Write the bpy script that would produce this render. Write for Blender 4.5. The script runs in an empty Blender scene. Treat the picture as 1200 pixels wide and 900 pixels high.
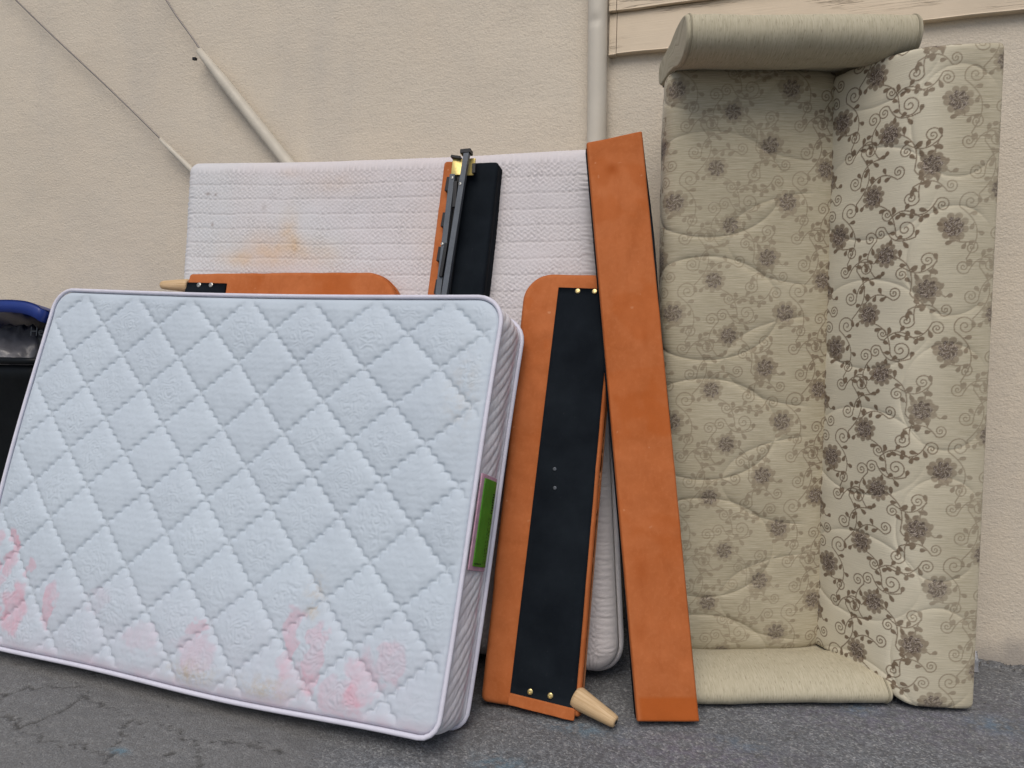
import bpy, math, random
import numpy as np
from mathutils import Vector, Matrix

sc = bpy.context.scene
rnd = random.Random(7)
rng = np.random.default_rng(5)
A3 = lambda *v: np.array(v, float)

# ------------------------------------------------------------------ camera
# wall face is the plane y = 0, x runs along it, z is up, the ground is z = 0
YAW, PITCH = math.radians(18.2), math.atan(70 / 900)
cam_d = bpy.data.cameras.new('camera'); cam = bpy.data.objects.new('camera', cam_d)
sc.collection.objects.link(cam)
cam.location = (0, -2.93, 1.15)
cam.rotation_euler = (math.pi / 2 - PITCH, 0, YAW)
cam_d.sensor_width = 36; cam_d.lens = 27; cam_d.clip_start = .05; cam_d.clip_end = 500
sc.camera = cam

# ------------------------------------------------------------------ light
SUN = Vector((.07, -.62, .84)).normalized()
el = math.asin(SUN.z); az = math.atan2(SUN.x, SUN.y)
w = bpy.data.worlds.new('World'); sc.world = w; w.use_nodes = True
wn = w.node_tree.nodes; wl = w.node_tree.links
sky = wn.new('ShaderNodeTexSky'); sky.sky_type = 'NISHITA'; sky.sun_disc = False
sky.sun_elevation = el; sky.sun_rotation = az % (2 * math.pi)
sky.air_density = 1.0; sky.dust_density = 3.0; sky.ozone_density = 1.0
wl.new(sky.outputs[0], wn['Background'].inputs[0]); wn['Background'].inputs[1].default_value = .08
sd = bpy.data.lights.new('sun', 'SUN'); sun = bpy.data.objects.new('sun', sd); sc.collection.objects.link(sun)
sd.energy = 1.5; sd.angle = math.radians(42); sd.color = (1, .93, .84)
sun.rotation_euler = SUN.to_track_quat('Z', 'Y').to_euler(); sun.location = (-3, -6, 8)
vs = sc.view_settings; vs.view_transform = 'Standard'; vs.look = 'None'; vs.gamma = 1; vs.exposure = .24

# ------------------------------------------------------------------ helpers
def link(o): sc.collection.objects.link(o); return o

def mesh(name, verts, faces, mat, root=None, smooth=True, flat_last=0, uv=None, attrs=None, parent=None):
    """one mesh object from world coordinates; root is the thing it belongs to (parent: the part, for sub-parts)"""
    verts = np.asarray(verts, float)
    off = np.array(root.location) if root is not None else np.zeros(3)
    me = bpy.data.meshes.new(name)
    v = verts - off
    if isinstance(faces, np.ndarray): faces = [faces]
    # faces: list of arrays (n,k) and / or lists of index lists
    loops = []; starts = []; tot = 0
    for f in faces:
        if isinstance(f, np.ndarray):
            n, k = f.shape; loops.append(f.ravel()); starts.append(tot + np.arange(n) * k); tot += n * k
        else:
            loops.append(np.array(f)); starts.append(np.array([tot])); tot += len(f)
    loops = np.concatenate(loops).astype(np.int32); starts = np.concatenate(starts).astype(np.int32)
    me.vertices.add(len(v)); me.vertices.foreach_set('co', v.ravel())
    me.loops.add(len(loops)); me.loops.foreach_set('vertex_index', loops)
    me.polygons.add(len(starts)); me.polygons.foreach_set('loop_start', starts)
    sm = np.full(len(starts), smooth)
    if flat_last: sm[-flat_last:] = False
    me.update(calc_edges=True)
    me.polygons.foreach_set('use_smooth', sm)
    if uv is not None:
        u = me.uv_layers.new(name='UVMap'); u.data.foreach_set('uv', np.asarray(uv, np.float32)[loops].ravel())
    for k, a in (attrs or {}).items():
        at = me.attributes.new(k, 'FLOAT', 'POINT'); at.data.foreach_set('value', np.asarray(a, np.float32))
    me.validate(); me.update()
    me.materials.append(mat)
    o = link(bpy.data.objects.new(name, me))
    if parent is not None: o.parent = parent
    elif root is not None: o.parent = root
    return o

def grid_faces(nx, ny, base=0):
    i = np.arange(nx - 1)[:, None]; j = np.arange(ny - 1)[None, :]
    a = base + i * ny + j
    return np.stack([a, a + ny, a + ny + 1, a + 1], -1).reshape(-1, 4)

def grid_loop(nx, ny):
    a = [(i, 0) for i in range(nx)] + [(nx - 1, j) for j in range(1, ny)] + [(i, ny - 1) for i in range(nx - 2, -1, -1)] + [(0, j) for j in range(ny - 2, 0, -1)]
    return np.array([i * ny + j for i, j in a])

def ring_faces(l0, l1):
    return np.stack([l0, l1, np.roll(l1, -1), np.roll(l0, -1)], -1)

def tag(o, label=None, cat=None, group=None, kind=None):
    if label: o['label'] = label
    if cat: o['category'] = cat
    if group: o['group'] = group
    if kind: o['kind'] = kind
    return o

def thing(name, label, cat, loc, group=None):
    o = link(bpy.data.objects.new(name, None)); o.location = loc; o.empty_display_size = .1
    return tag(o, label, cat, group)

def coords(L, n, er):
    er = min(er, L * .45); t = np.linspace(0, math.pi / 2, 7)
    a = er * (1 - np.cos(t))
    return np.concatenate([a, np.linspace(er, L - er, max(n, 3))[1:-1], (L - a)[::-1]])

def round_grid(x, y, L, H, rad):
    """grid bent to a rounded rectangle; rad = (tl, tr, br, bl); returns X, Y, distance to the outline"""
    X, Y = np.meshgrid(x, y, indexing='ij'); X = X.copy(); Y = Y.copy()
    E = np.minimum(np.minimum(X, L - X), np.minimum(Y, H - Y))
    for (cx, cy, sx, sy), R in zip(((0, H, -1, 1), (L, H, 1, 1), (L, 0, 1, -1), (0, 0, -1, -1)), rad):
        ox, oy = cx - sx * R, cy - sy * R
        a = (X - ox) * sx / R; b = (Y - oy) * sy / R
        m = (a > 0) & (b > 0)
        a1 = a * np.sqrt(np.maximum(0, 1 - b * b / 2)); b1 = b * np.sqrt(np.maximum(0, 1 - a * a / 2))
        X[m] = (ox + sx * R * a1)[m]; Y[m] = (oy + sy * R * b1)[m]
        E[m] = (R * (1 - np.hypot(a1, b1)))[m]
    return X, Y, np.maximum(E, 0)

def pad(name, L, H, T, rad, er, nx, ny, mapf, mat, root, disp=None, attrs=None, parent=None, bulge=0.0):
    """soft-edged slab: front at z = 0, back at z = -T in its own frame, one closed mesh"""
    x = coords(L, nx, er); y = coords(H, ny, er)
    X, Y, E = round_grid(x, y, L, H, rad)
    Z = np.where(E < er, -(er - np.sqrt(np.maximum(0, er * er - (er - E) ** 2))), 0.0)
    if disp is not None: Z = Z + disp(X, Y, E)
    Nx, Ny = X.shape
    P = np.stack([X.ravel(), Y.ravel(), Z.ravel()], 1)
    lp = grid_loop(Nx, Ny); c = A3(L / 2, H / 2, 0)
    l1 = P[lp].copy(); l2 = P[lp].copy(); l3 = P[lp].copy()
    l1[:, 2] = -T * .45; l2[:, 2] = -(T - er * .6); l3[:, 2] = -T
    d = P[lp] - c; d[:, 2] = 0; d /= np.linalg.norm(d, axis=1)[:, None]
    l1 += d * bulge; l3 -= d * er * .5
    n0 = len(P); k = len(lp)
    V = np.concatenate([P, l1, l2, l3])
    i1 = n0 + np.arange(k)
    F = [grid_faces(Nx, Ny), ring_faces(lp, i1)[:, ::-1], ring_faces(i1, i1 + k)[:, ::-1], ring_faces(i1 + k, i1 + 2 * k)[:, ::-1]]
    F.append(list((i1 + 2 * k)[::-1]))
    at = {}
    for q, fn in (attrs or {}).items():
        a = np.zeros(len(V)); a[:n0] = fn(X, Y, E).ravel(); a[n0:] = np.tile(a[lp], 3); at[q] = a
    return mesh(name, mapf(V), F, mat, root, flat_last=1, uv=V[:, :2] + V[:, 2:3] * .7, attrs=at, parent=parent)

def frame_map(o, a, v, n):
    o, a, v, n = map(np.array, (o, a, v, n))
    return lambda V: o + V[:, :1] * a + V[:, 1:2] * v + V[:, 2:3] * n

def tube(name, pts, r, mat, root, seg=10, closed=False, parent=None, caps=True, uv=True):
    pts = np.asarray(pts, float); n = len(pts); r = np.broadcast_to(r, n)
    if closed: t = np.roll(pts, -1, 0) - np.roll(pts, 1, 0)
    else: t = np.gradient(pts, axis=0)
    t /= np.linalg.norm(t, axis=1)[:, None]
    up = A3(0, 0, 1) if abs(t[0][2]) < .9 else A3(1, 0, 0)
    u = np.cross(t[0], up); u /= np.linalg.norm(u); V = []; U = []
    s = np.r_[0, np.cumsum(np.linalg.norm(np.diff(pts, axis=0), axis=1))]
    for i in range(n):
        u = u - t[i] * (u @ t[i]); u /= np.linalg.norm(u); b = np.cross(t[i], u)
        for k in range(seg):
            a = 2 * math.pi * k / seg
            V.append(pts[i] + r[i] * (math.cos(a) * u + math.sin(a) * b)); U.append((s[i], k / seg * .2))
    F = []; m = n if closed else n - 1
    q = []
    for i in range(m):
        for k in range(seg):
            j = (i + 1) % n
            q.append((i * seg + k, i * seg + (k + 1) % seg, j * seg + (k + 1) % seg, j * seg + k))
    F.append(np.array(q))
    fl = 0
    if caps and not closed:
        F.append(list(range(seg))[::-1]); F.append([(n - 1) * seg + k for k in range(seg)]); fl = 2
    return mesh(name, V, F, mat, root, flat_last=fl, uv=np.array(U), parent=parent)

def box(name, c, ax, ay, az, hx, hy, hz, mat, root, bev=.002, parent=None):
    """bevelled box: centre, three unit axes, half sizes (each corner cut to a triangle)"""
    ax, ay, az = (np.array(k, float) for k in (ax, ay, az)); c = np.array(c, float)
    bev = min(bev, hx * .4, hy * .4, hz * .4)
    import bmesh
    bm = bmesh.new(); bmesh.ops.create_cube(bm, size=2)
    for q in bm.verts: q.co = Vector((q.co.x * hx, q.co.y * hy, q.co.z * hz))
    bmesh.ops.bevel(bm, geom=bm.edges[:], offset=bev, segments=2, affect='EDGES', profile=.5)
    bm.verts.index_update()
    V = np.array([q.co[:] for q in bm.verts]); F = [[q.index for q in f.verts] for f in bm.faces]; bm.free()
    V = c + V[:, :1] * ax + V[:, 1:2] * ay + V[:, 2:3] * az
    if np.dot(np.cross(ax, ay), az) < 0: F = [f[::-1] for f in F]
    return mesh(name, V, F, mat, root, smooth=False, parent=parent)

def noise2(x, y, f, seed=0, oct=3):
    r = np.random.default_rng(seed); s = 0; amp = 1; tot = 0
    for o in range(oct):
        for k in range(5):
            th = r.uniform(0, 2 * math.pi); g = f * r.uniform(.6, 1.5); ph = r.uniform(0, 6.28)
            s = s + amp * np.sin(g * (x * math.cos(th) + y * math.sin(th)) * 6.283 + ph + 1.5 * np.sin(g * 2.1 * (x * math.sin(th) - y * math.cos(th)) + ph * 2))
        tot += amp * 2.2; amp *= .5; f *= 2.1
    return s / tot

def sstep(a, b, x):
    t = np.clip((x - a) / (b - a), 0, 1); return t * t * (3 - 2 * t)

# ------------------------------------------------------------------ materials
class M:
    """small node builder"""
    def __init__(s, name, rough=.8, spec=.3, metal=0, sheen=0):
        s.m = bpy.data.materials.new(name); s.m.use_nodes = True
        s.n = s.m.node_tree.nodes; s.l = s.m.node_tree.links; s.b = s.n['Principled BSDF']
        s.b.inputs['Roughness'].default_value = rough; s.b.inputs['Specular IOR Level'].default_value = spec
        s.b.inputs['Metallic'].default_value = metal
        if sheen: s.b.inputs['Sheen Weight'].default_value = sheen; s.b.inputs['Sheen Roughness'].default_value = .45
        s.h = None
    def set(s, k, v):
        if isinstance(v, bpy.types.NodeSocket): s.l.new(v, s.b.inputs[k])
        else: s.b.inputs[k].default_value = v
    def coord(s, kind='Object', scale=(1, 1, 1), rot=(0, 0, 0)):
        t = s.n.new('ShaderNodeTexCoord'); mp = s.n.new('ShaderNodeMapping')
        mp.inputs['Scale'].default_value = scale; mp.inputs['Rotation'].default_value = rot
        s.l.new(t.outputs[kind], mp.inputs[0]); return mp.outputs[0]
    def noise(s, co, scale, detail=3, rough=.55, dist=0):
        t = s.n.new('ShaderNodeTexNoise'); s.l.new(co, t.inputs['Vector'])
        t.inputs['Scale'].default_value = scale; t.inputs['Detail'].default_value = detail
        t.inputs['Roughness'].default_value = rough; t.inputs['Distortion'].default_value = dist
        return t.outputs['Fac']
    def voro(s, co, scale, feature='F1', out='Distance'):
        t = s.n.new('ShaderNodeTexVoronoi'); t.feature = feature; s.l.new(co, t.inputs['Vector']); t.inputs['Scale'].default_value = scale
        return t.outputs[out]
    def wave(s, co, scale, dist=0, direction='Y', dscale=1):
        t = s.n.new('ShaderNodeTexWave'); t.bands_direction = direction; s.l.new(co, t.inputs['Vector'])
        t.inputs['Scale'].default_value = scale; t.inputs['Distortion'].default_value = dist; t.inputs['Detail Scale'].default_value = dscale
        return t.outputs['Fac']
    def attr(s, name):
        t = s.n.new('ShaderNodeAttribute'); t.attribute_name = name; return t.outputs['Fac']
    def ramp(s, x, stops):
        t = s.n.new('ShaderNodeValToRGB'); s.l.new(x, t.inputs[0]); e = t.color_ramp.elements
        while len(e) < len(stops): e.new(.5)
        for k, (p, c) in zip(e, stops):
            k.position = p; k.color = tuple(c) + (1,) if isinstance(c, (tuple, list)) else (c, c, c, 1)
        return t.outputs[0]
    def mix(s, f, a, b, mode='MIX'):
        t = s.n.new('ShaderNodeMix'); t.data_type = 'RGBA'; t.blend_type = mode
        for i, v in ((0, f), (6, a), (7, b)):
            if isinstance(v, bpy.types.NodeSocket): s.l.new(v, t.inputs[i])
            elif i == 0: t.inputs[0].default_value = v
            else: t.inputs[i].default_value = tuple(v) + (1,)
        return t.outputs[2]
    def math(s, op, a, b=0.0, c=None):
        t = s.n.new('ShaderNodeMath'); t.operation = op
        for i, v in enumerate((a, b) if c is None else (a, b, c)):
            if isinstance(v, bpy.types.NodeSocket): s.l.new(v, t.inputs[i])
            else: t.inputs[i].default_value = v
        return t.outputs[0]
    def bump(s, h, dist, strength=1.0):
        t = s.n.new('ShaderNodeBump'); t.inputs['Distance'].default_value = dist; t.inputs['Strength'].default_value = strength
        s.l.new(h, t.inputs['Height'])
        if s.h is not None: s.l.new(s.h, t.inputs['Normal'])
        s.h = t.outputs[0]; s.l.new(s.h, s.b.inputs['Normal'])

def mat_stucco():
    m = M('stucco', .92, .15); co = m.coord()
    big = m.noise(co, .9, 4, .6); mid = m.noise(co, 5, 5, .6); fine = m.noise(co, 120, 3, .6)
    c = m.mix(m.ramp(big, [(.3, 0), (.7, 1)]), (.62, .55, .452), (.67, .60, .495))
    c = m.mix(m.math('MULTIPLY', m.ramp(mid, [(.35, 0), (.75, 1)]), .45), c, (.56, .52, .45))
    stain = m.noise(m.coord('Object', (1.4, 1, .35)), 2.2, 5, .65)
    c = m.mix(m.math('MULTIPLY', m.ramp(stain, [(.5, 0), (.75, 1)]), .35), c, (.48, .45, .41))
    c = m.mix(m.math('MULTIPLY', m.ramp(fine, [(.3, 1), (.5, 0)]), .25), c, (.36, .31, .26))
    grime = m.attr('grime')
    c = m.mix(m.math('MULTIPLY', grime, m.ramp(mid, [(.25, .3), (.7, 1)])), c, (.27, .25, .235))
    m.set('Base Color', c)
    m.bump(m.noise(m.coord('Object', (.7, 1, 1.5)), 16, 4, .6), .005, .5); m.bump(m.noise(m.coord('Object', (.85, 1, 1.2)), 95, 4, .6), .0027, .85)
    m.bump(m.voro(co, 160), .0012, .6)
    return m.m

def mat_paint(name, col, rough=.55, crack=True):
    m = M(name, rough, .35); co = m.coord()
    c = m.mix(m.ramp(m.noise(co, 4, 5, .6), [(.3, 0), (.7, 1)]), col, tuple(k * .87 for k in col))
    if crack:
        gr = m.coord('Object', (1.2, 6, 45)); n = m.noise(gr, 2.0, 4, .6)
        line = m.ramp(n, [(.485, 0), (.497, 1), (.503, 1), (.515, 0)])
        where = m.ramp(m.noise(m.coord('Object', (1, 1, 5)), 2.2, 2), [(.52, 0), (.62, 1)])
        k = m.math('MULTIPLY', line, where)
        c = m.mix(m.math('MULTIPLY', k, .7), c, (.22, .16, .11)); m.bump(k, -.0015, .8)
        m.bump(m.noise(gr, 5, 4, .6), .0012, .6)
    m.set('Base Color', c); m.bump(m.noise(co, 60, 3), .0008, .5)
    return m.m

def mat_asphalt():
    m = M('asphalt', .93, .2); co = m.coord()
    v = m.n.new('ShaderNodeTexVoronoi'); m.l.new(co, v.inputs['Vector']); v.inputs['Scale'].default_value = 200
    cell = m.n.new('ShaderNodeSeparateColor'); m.l.new(v.outputs['Color'], cell.inputs[0])
    agg = m.ramp(cell.outputs[0], [(0, (.124, .132, .143)), (.5, (.175, .186, .200)), (.82, (.238, .251, .268)), (.97, (.34, .345, .35))])
    c = m.mix(m.ramp(m.noise(co, 2.2, 5, .6), [(.35, 0), (.7, 1)]), agg, m.mix(.4, agg, (.12, .12, .121)))
    c = m.mix(m.ramp(m.noise(co, 90, 3), [(.40, .65), (.52, 0)]), c, (.095, .096, .101))
    c = m.mix(m.math('MULTIPLY', m.attr('smooth_wear'), .6), c, (.175, .172, .165))
    pr = m.ramp(m.noise(co, 30, 4, .7), [(.42, 0), (.6, 1)])
    c = m.mix(m.math('MULTIPLY', m.math('MULTIPLY', m.attr('blue_paint'), pr), .5), c, (.12, .24, .32))
    c = m.mix(m.math('MULTIPLY', m.math('MULTIPLY', m.attr('violet_paint'), pr), .28), c, (.17, .14, .23))
    c = m.mix(m.math('MULTIPLY', m.attr('crack'), .7), c, (.045, .043, .041))
    m.set('Base Color', c)
    h = m.math('SUBTRACT', 1.0, v.outputs['Distance'])
    m.bump(h, .0028, .8); m.bump(m.noise(co, 60, 4, .7), .004, .6)
    return m.m

def mat_quilt(name, ca, cb):
    m = M(name, .62, .35, sheen=.15); uv = m.coord('UV')
    c = m.mix(m.ramp(m.noise(uv, 3, 4), [(.3, 0), (.7, 1)]), ca, cb)
    pn = m.ramp(m.noise(uv, 14, 5, .65), [(.3, .35), (.62, 1)])
    c = m.mix(m.math('MULTIPLY', m.attr('pink_stain'), pn), c, (.62, .35, .43))
    c = m.mix(m.math('MULTIPLY', m.attr('dirt'), m.ramp(m.noise(uv, 35, 4, .7), [(.4, 0), (.65, 1)])), c, (.47, .42, .36))
    m.set('Base Color', c)
    ribs = m.wave(m.coord('UV', (1, 1, 1)), 1 / .0115 / 3.1416 * .5, .35, 'Y', 2)
    m.bump(ribs, .0006, .6); m.bump(m.noise(uv, 120, 3), .0005, .5)
    return m.m

def mat_knit():
    m = M('knit_cover', .95, .1, sheen=.15); uv = m.coord('UV')
    c = m.mix(m.ramp(m.noise(uv, 2, 4), [(.3, 0), (.7, 1)]), (.60, .59, .605), (.585, .605, .635))
    n = m.ramp(m.noise(uv, 9, 5, .6), [(.3, .3), (.65, 1)])
    c = m.mix(m.math('MULTIPLY', m.attr('tan_stain'), n), c, (.60, .46, .32))
    c = m.mix(m.math('MULTIPLY', m.attr('pink_tint'), .28), c, (.69, .56, .57))
    c = m.mix(m.attr('spot'), c, (.22, .17, .15))
    c = m.mix(m.attr('groove'), c, (.50, .47, .47))
    m.set('Base Color', c); m.bump(m.noise(uv, 160, 3, .6), .002, .7)
    return m.m

def mat_suede():
    m = M('orange_suede', .9, .12, sheen=.25); uv = m.coord('UV'); ob = m.coord()
    a = m.noise(uv, 5, 5, .6, .6); b = m.noise(m.coord('UV', (3, 1, 1)), 9, 4, .6)
    c = m.mix(m.ramp(a, [(.33, 0), (.68, 1)]), (.40, .115, .034), (.495, .160, .057))
    c = m.mix(m.math('MULTIPLY', m.ramp(b, [(.5, 0), (.75, 1)]), .35), c, (.32, .080, .020))
    c = m.mix(m.math('MULTIPLY', m.ramp(m.noise(uv, 75, 3), [(.5, 0), (.75, 1)]), .35), c, (.53, .185, .07))
    c = m.mix(m.math('MULTIPLY', m.ramp(m.noise(uv, 26, 2), [(.70, 0), (.74, 1)]), .4), c, (.66, .36, .2))
    c = m.mix(m.attr('brushed'), c, (.40, .095, .018))
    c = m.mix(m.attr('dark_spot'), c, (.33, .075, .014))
    m.b.inputs['Sheen Tint'].default_value = (1, .55, .3, 1)
    m.set('Base Color', c); m.bump(m.noise(uv, 220, 3), .0006, .6); m.bump(m.noise(ob, 9, 3), .004, .25)
    return m.m

def mat_black_cloth():
    m = M('black_lining', .8, .06); uv = m.coord('UV')
    c = m.mix(m.ramp(m.noise(uv, 6, 5), [(.35, 0), (.75, 1)]), (.006, .0085, .012), (.013, .0175, .023))
    c = m.mix(m.math('MULTIPLY', m.ramp(m.noise(uv, 60, 4, .7), [(.66, 0), (.78, 1)]), .4), c, (.06, .065, .07))
    m.set('Base Color', c); m.bump(m.noise(uv, 350, 2), .0006, .5); m.bump(m.noise(m.coord('UV', (3, .8, 1)), 6, 3), .004, .4)
    return m.m

def simple(name, col, rough=.5, metal=0, spec=.4, var=.15, nscale=20, bump=.0006):
    m = M(name, rough, spec, metal); co = m.coord()
    m.set('Base Color', m.mix(m.ramp(m.noise(co, nscale, 4, .6), [(.3, 0), (.72, 1)]), col, tuple(k * (1 - var) for k in col)))
    m.set('Roughness', m.math('ADD', m.math('MULTIPLY', m.noise(co, nscale * 2, 3), .2), rough - .1))
    if bump: m.bump(m.noise(co, nscale * 4, 3), bump, .5)
    return m.m

def mat_wood():
    m = M('pale_wood', .6, .3); co = m.coord('UV', (3, 60, 1))
    c = m.mix(m.ramp(m.noise(co, 2.5, 4, .6, .4), [(.3, 0), (.7, 1)]), (.45, .30, .15), (.66, .49, .30))
    c = m.mix(m.math('MULTIPLY', m.ramp(m.noise(m.coord('UV'), 30, 4), [(.6, 0), (.72, 1)]), .35), c, (.36, .23, .12))
    m.set('Base Color', c); return m.m

def mat_jacquard():
    m = M('floral_jacquard', .8, .15, sheen=.1); uv = m.coord('UV')
    st = m.noise(m.coord('UV', (14, 420, 1)), 1, 3, .6); st2 = m.noise(m.coord('UV', (40, 900, 1)), 1, 2)
    base = m.mix(m.ramp(st, [(.32, 0), (.66, 1)]), (.355, .312, .215), (.535, .485, .365))
    base = m.mix(m.math('MULTIPLY', m.ramp(st2, [(.5, 0), (.7, 1)]), .4), base, (.29, .26, .175))
    base = m.mix(m.math('MULTIPLY', m.attr('painted_sheen'), .7), base, (.72, .68, .55))  # cloth sheen near corner and seat edge, painted in as a lighter base
    ink = m.attr('ink'); glow = m.attr('outline')
    yarn = m.mix(m.ramp(m.noise(m.coord('UV', (60, 500, 1)), 1, 2), [(.35, 0), (.65, 1)]), (.118, .077, .046), (.178, .122, .078))
    c = m.mix(ink, base, yarn)
    c = m.mix(m.attr('core'), c, (.062, .042, .036))
    c = m.mix(glow, c, (.62, .55, .49))
    m.set('Base Color', c)
    m.bump(st, .0018, .6); m.bump(ink, .0006, .5)
    return m.m

def mat_chenille():
    m = M('plain_chenille', .92, .08, sheen=.05)
    st = m.noise(m.coord('UV', (260, 22, 1)), 1, 3, .6); st2 = m.noise(m.coord('UV', (420, 45, 1)), 1, 2)
    c = m.mix(m.ramp(st, [(.3, 0), (.68, 1)]), (.40, .365, .265), (.515, .475, .36))
    c = m.mix(m.math('MULTIPLY', m.ramp(st2, [(.6, 0), (.7, 1)]), .75), c, (.21, .18, .13))
    c = m.mix(m.math('MULTIPLY', m.ramp(m.noise(m.coord('UV'), 5, 4), [(.5, 0), (.75, 1)]), .3), c, (.36, .32, .22))
    m.set('Base Color', c); m.bump(st, .002, .7); return m.m

def mat_film(name, col, rough, trans):
    m = M(name, rough, .5); co = m.coord()
    m.set('Base Color', m.mix(m.ramp(m.noise(co, 9, 4), [(.3, 0), (.7, 1)]), col, tuple(k * .7 for k in col)))
    m.b.inputs['Transmission Weight'].default_value = trans; m.bump(m.noise(co, 18, 3, .5, .6), .005, .7)
    return m.m

STUCCO = mat_stucco(); BOARD = mat_paint('board_paint', (.66, .555, .42), .6)
PIPE = mat_paint('pipe_paint', (.62, .58, .50), .45, False)
SLEEVE = simple('sleeve_plastic', (.56, .52, .44), .5, 0, .35, .12, 12)
WIRE = simple('steel_wire', (.22, .20, .19), .45, .6)
ASPHALT = mat_asphalt(); QUILT = mat_quilt('quilted_satin', (.505, .58, .655), (.475, .545, .62)); BORDER = mat_quilt('border_satin', (.74, .74, .79), (.70, .71, .76)); KNIT = mat_knit(); SUEDE = mat_suede(); BLACK = mat_black_cloth()  # quilt blue partly sky tint painted in; border, same cloth, painted lighter as lit
TAPE = simple('edge_tape', (.66, .66, .76), .6, 0, .3, .1, 30)
LABEL_PINK = simple('label_pink', (.62, .38, .50), .7, 0, .3, .35, 50)
LABEL_GREEN = simple('label_green', (.085, .30, .025), .5, 0, .4, .25, 25)
PRINT = simple('black_print', (.012, .02, .012), .6)
STEEL = simple('grey_steel', (.10, .115, .135), .45, .3, .5, .2, 30)
DARK = simple('black_plastic', (.012, .013, .015), .45, 0, .4)
YELLOW = simple('brass_plate', (.78, .62, .22), .35, .4, .5, .25, 40)
BRASS = simple('brass_screw', (.70, .55, .25), .3, .85)
ZINC = simple('zinc_screw', (.50, .50, .47), .35, .8)
WOOD = mat_wood(); JACQ = mat_jacquard(); CHEN = mat_chenille()
SEAM = simple('seam_cord', (.33, .30, .215), .8)
BIN = simple('bin_plastic', (.007, .009, .011), .5, 0, .15, .3, 10, .001)
LID = simple('blue_lid_plastic', (.013, .036, .215), .35, 0, .5, .2, 8, .0004)
BAG = mat_film('grey_bag', (.20, .20, .22), .3, .1)
SACK = mat_film('dark_sack', (.045, .048, .052), .35, 0)
INKGREY = simple('faded_lettering', (.16, .175, .185), .6)
FILM = mat_film('clear_film', (.75, .78, .85), .15, .6)
GRIT = simple('grit', (.17, .165, .16), .9, 0, .2, .5, 200)

# ------------------------------------------------------------------ ground
CR = [[(-2.192, -1.269), (-2.232, -1.212), (-2.225, -1.167), (-2.166, -1.137), (-2.061, -1.103), (-2.054, -1.034)],
      [(-2.149, -1.303), (-2.07, -1.323), (-2.007, -1.356), (-1.984, -1.313), (-1.979, -1.247), (-1.985, -1.161), (-2.057, -1.101)],
      [(-1.993, -1.154), (-1.898, -1.182), (-1.84, -1.183), (-1.769, -1.197), (-1.734, -1.222), (-1.704, -1.29), (-1.668, -1.352), (-1.64, -1.389), (-1.603, -1.444), (-1.59, -1.6), (-1.62, -1.8)],
      [(-1.734, -1.222), (-1.669, -1.209), (-1.593, -1.211), (-1.514, -1.253), (-1.456, -1.274), (-1.43, -1.281), (-1.39, -1.351), (-1.35, -1.46), (-1.36, -1.7)],
      [(-2.007, -1.356), (-1.882, -1.39), (-1.821, -1.386), (-1.76, -1.374), (-1.689, -1.382), (-1.64, -1.389)],
      [(-2.1, -1.6), (-1.999, -1.42), (-1.993, -1.385), (-2.007, -1.356)],
      [(-1.435, -1.275), (-1.393, -1.229), (-1.353, -1.216), (-1.2, -1.23)]]
def axis(lo, hi, step, far):
    g = [lo - far * (k / 9) ** 2.6 for k in range(9, 0, -1)]
    return np.array(g + list(np.arange(lo, hi, step)) + [hi + far * (k / 9) ** 2.6 for k in range(0, 10)])
gx = axis(-3.3, 1.1, .0085, 320.0); gy = np.concatenate([axis(-1.9, -.02, .0075, 320.0)[:-9], [.4, 6.0, 60.0, 320.0]])
GX, GY = np.meshgrid(gx, gy, indexing='ij')
near = (GX > -3.4) & (GX < 1.2) & (GY > -2.0) & (GY < .1)
crack = np.zeros_like(GX); wob = noise2(GX, GY, 9, 3) * .016; wob2 = noise2(GX, GY, 11, 4) * .016
for pl in CR:
    for (x0, y0), (x1, y1) in zip(pl[:-1], pl[1:]):
        ii = (gx > min(x0, x1) - .08) & (gx < max(x0, x1) + .08); jj = (gy > min(y0, y1) - .08) & (gy < max(y0, y1) + .08)
        if not ii.any() or not jj.any(): continue
        s = np.ix_(ii, jj); px = GX[s] + wob[s] - x0; py = GY[s] + wob2[s] - y0
        dx, dy = x1 - x0, y1 - y0; t = np.clip((px * dx + py * dy) / (dx * dx + dy * dy), 0, 1)
        d = np.hypot(px - t * dx, py - t * dy)
        wid = .0034 + .0026 * noise2(GX[s], GY[s], 6, 8)
        crack[s] = np.maximum(crack[s], 1 - sstep(wid * .35, wid * 1.5, d))
gz = np.where(near, noise2(GX, GY, 3, 11) * .003 + noise2(GX, GY, 17, 12) * .0016, 0) - crack * .006
gz = gz - .004 + np.where(near & (GY > -.03), noise2(GX, GY, 9, 17) * .010 + .008, 0)
def blob(X, Y, x, y, rx, ry): return np.exp(-(((X - x) / rx) ** 2 + ((Y - y) / ry) ** 2))
blue = blob(GX, GY, -.475, -.858, .10, .04) + blob(GX, GY, -.638, -1.097, .08, .04) + blob(GX, GY, .29, -.48, .05, .04) + blob(GX, GY, .66, -.47, .07, .05) + blob(GX, GY, -1.637, -1.361, .03, .012) * 2 + blob(GX, GY, -.03, -.80, .08, .04) * .6
violet = blob(GX, GY, -.1, -.9, .3, .12) + blob(GX, GY, .3, -.55, .35, .12) * .8 + blob(GX, GY, .7, -.4, .4, .2) * .5
wear = sstep(.1, 1.0, -GX - .5 + noise2(GX, GY, .8, 21) * .4)
ground = mesh('ground', np.stack([GX, GY, gz], -1).reshape(-1, 3), grid_faces(*GX.shape), ASPHALT,
              attrs=dict(crack=crack.ravel(), blue_paint=np.clip(blue, 0, 1).ravel(), violet_paint=np.clip(violet, 0, 1).ravel(), smooth_wear=wear.ravel()))
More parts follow.
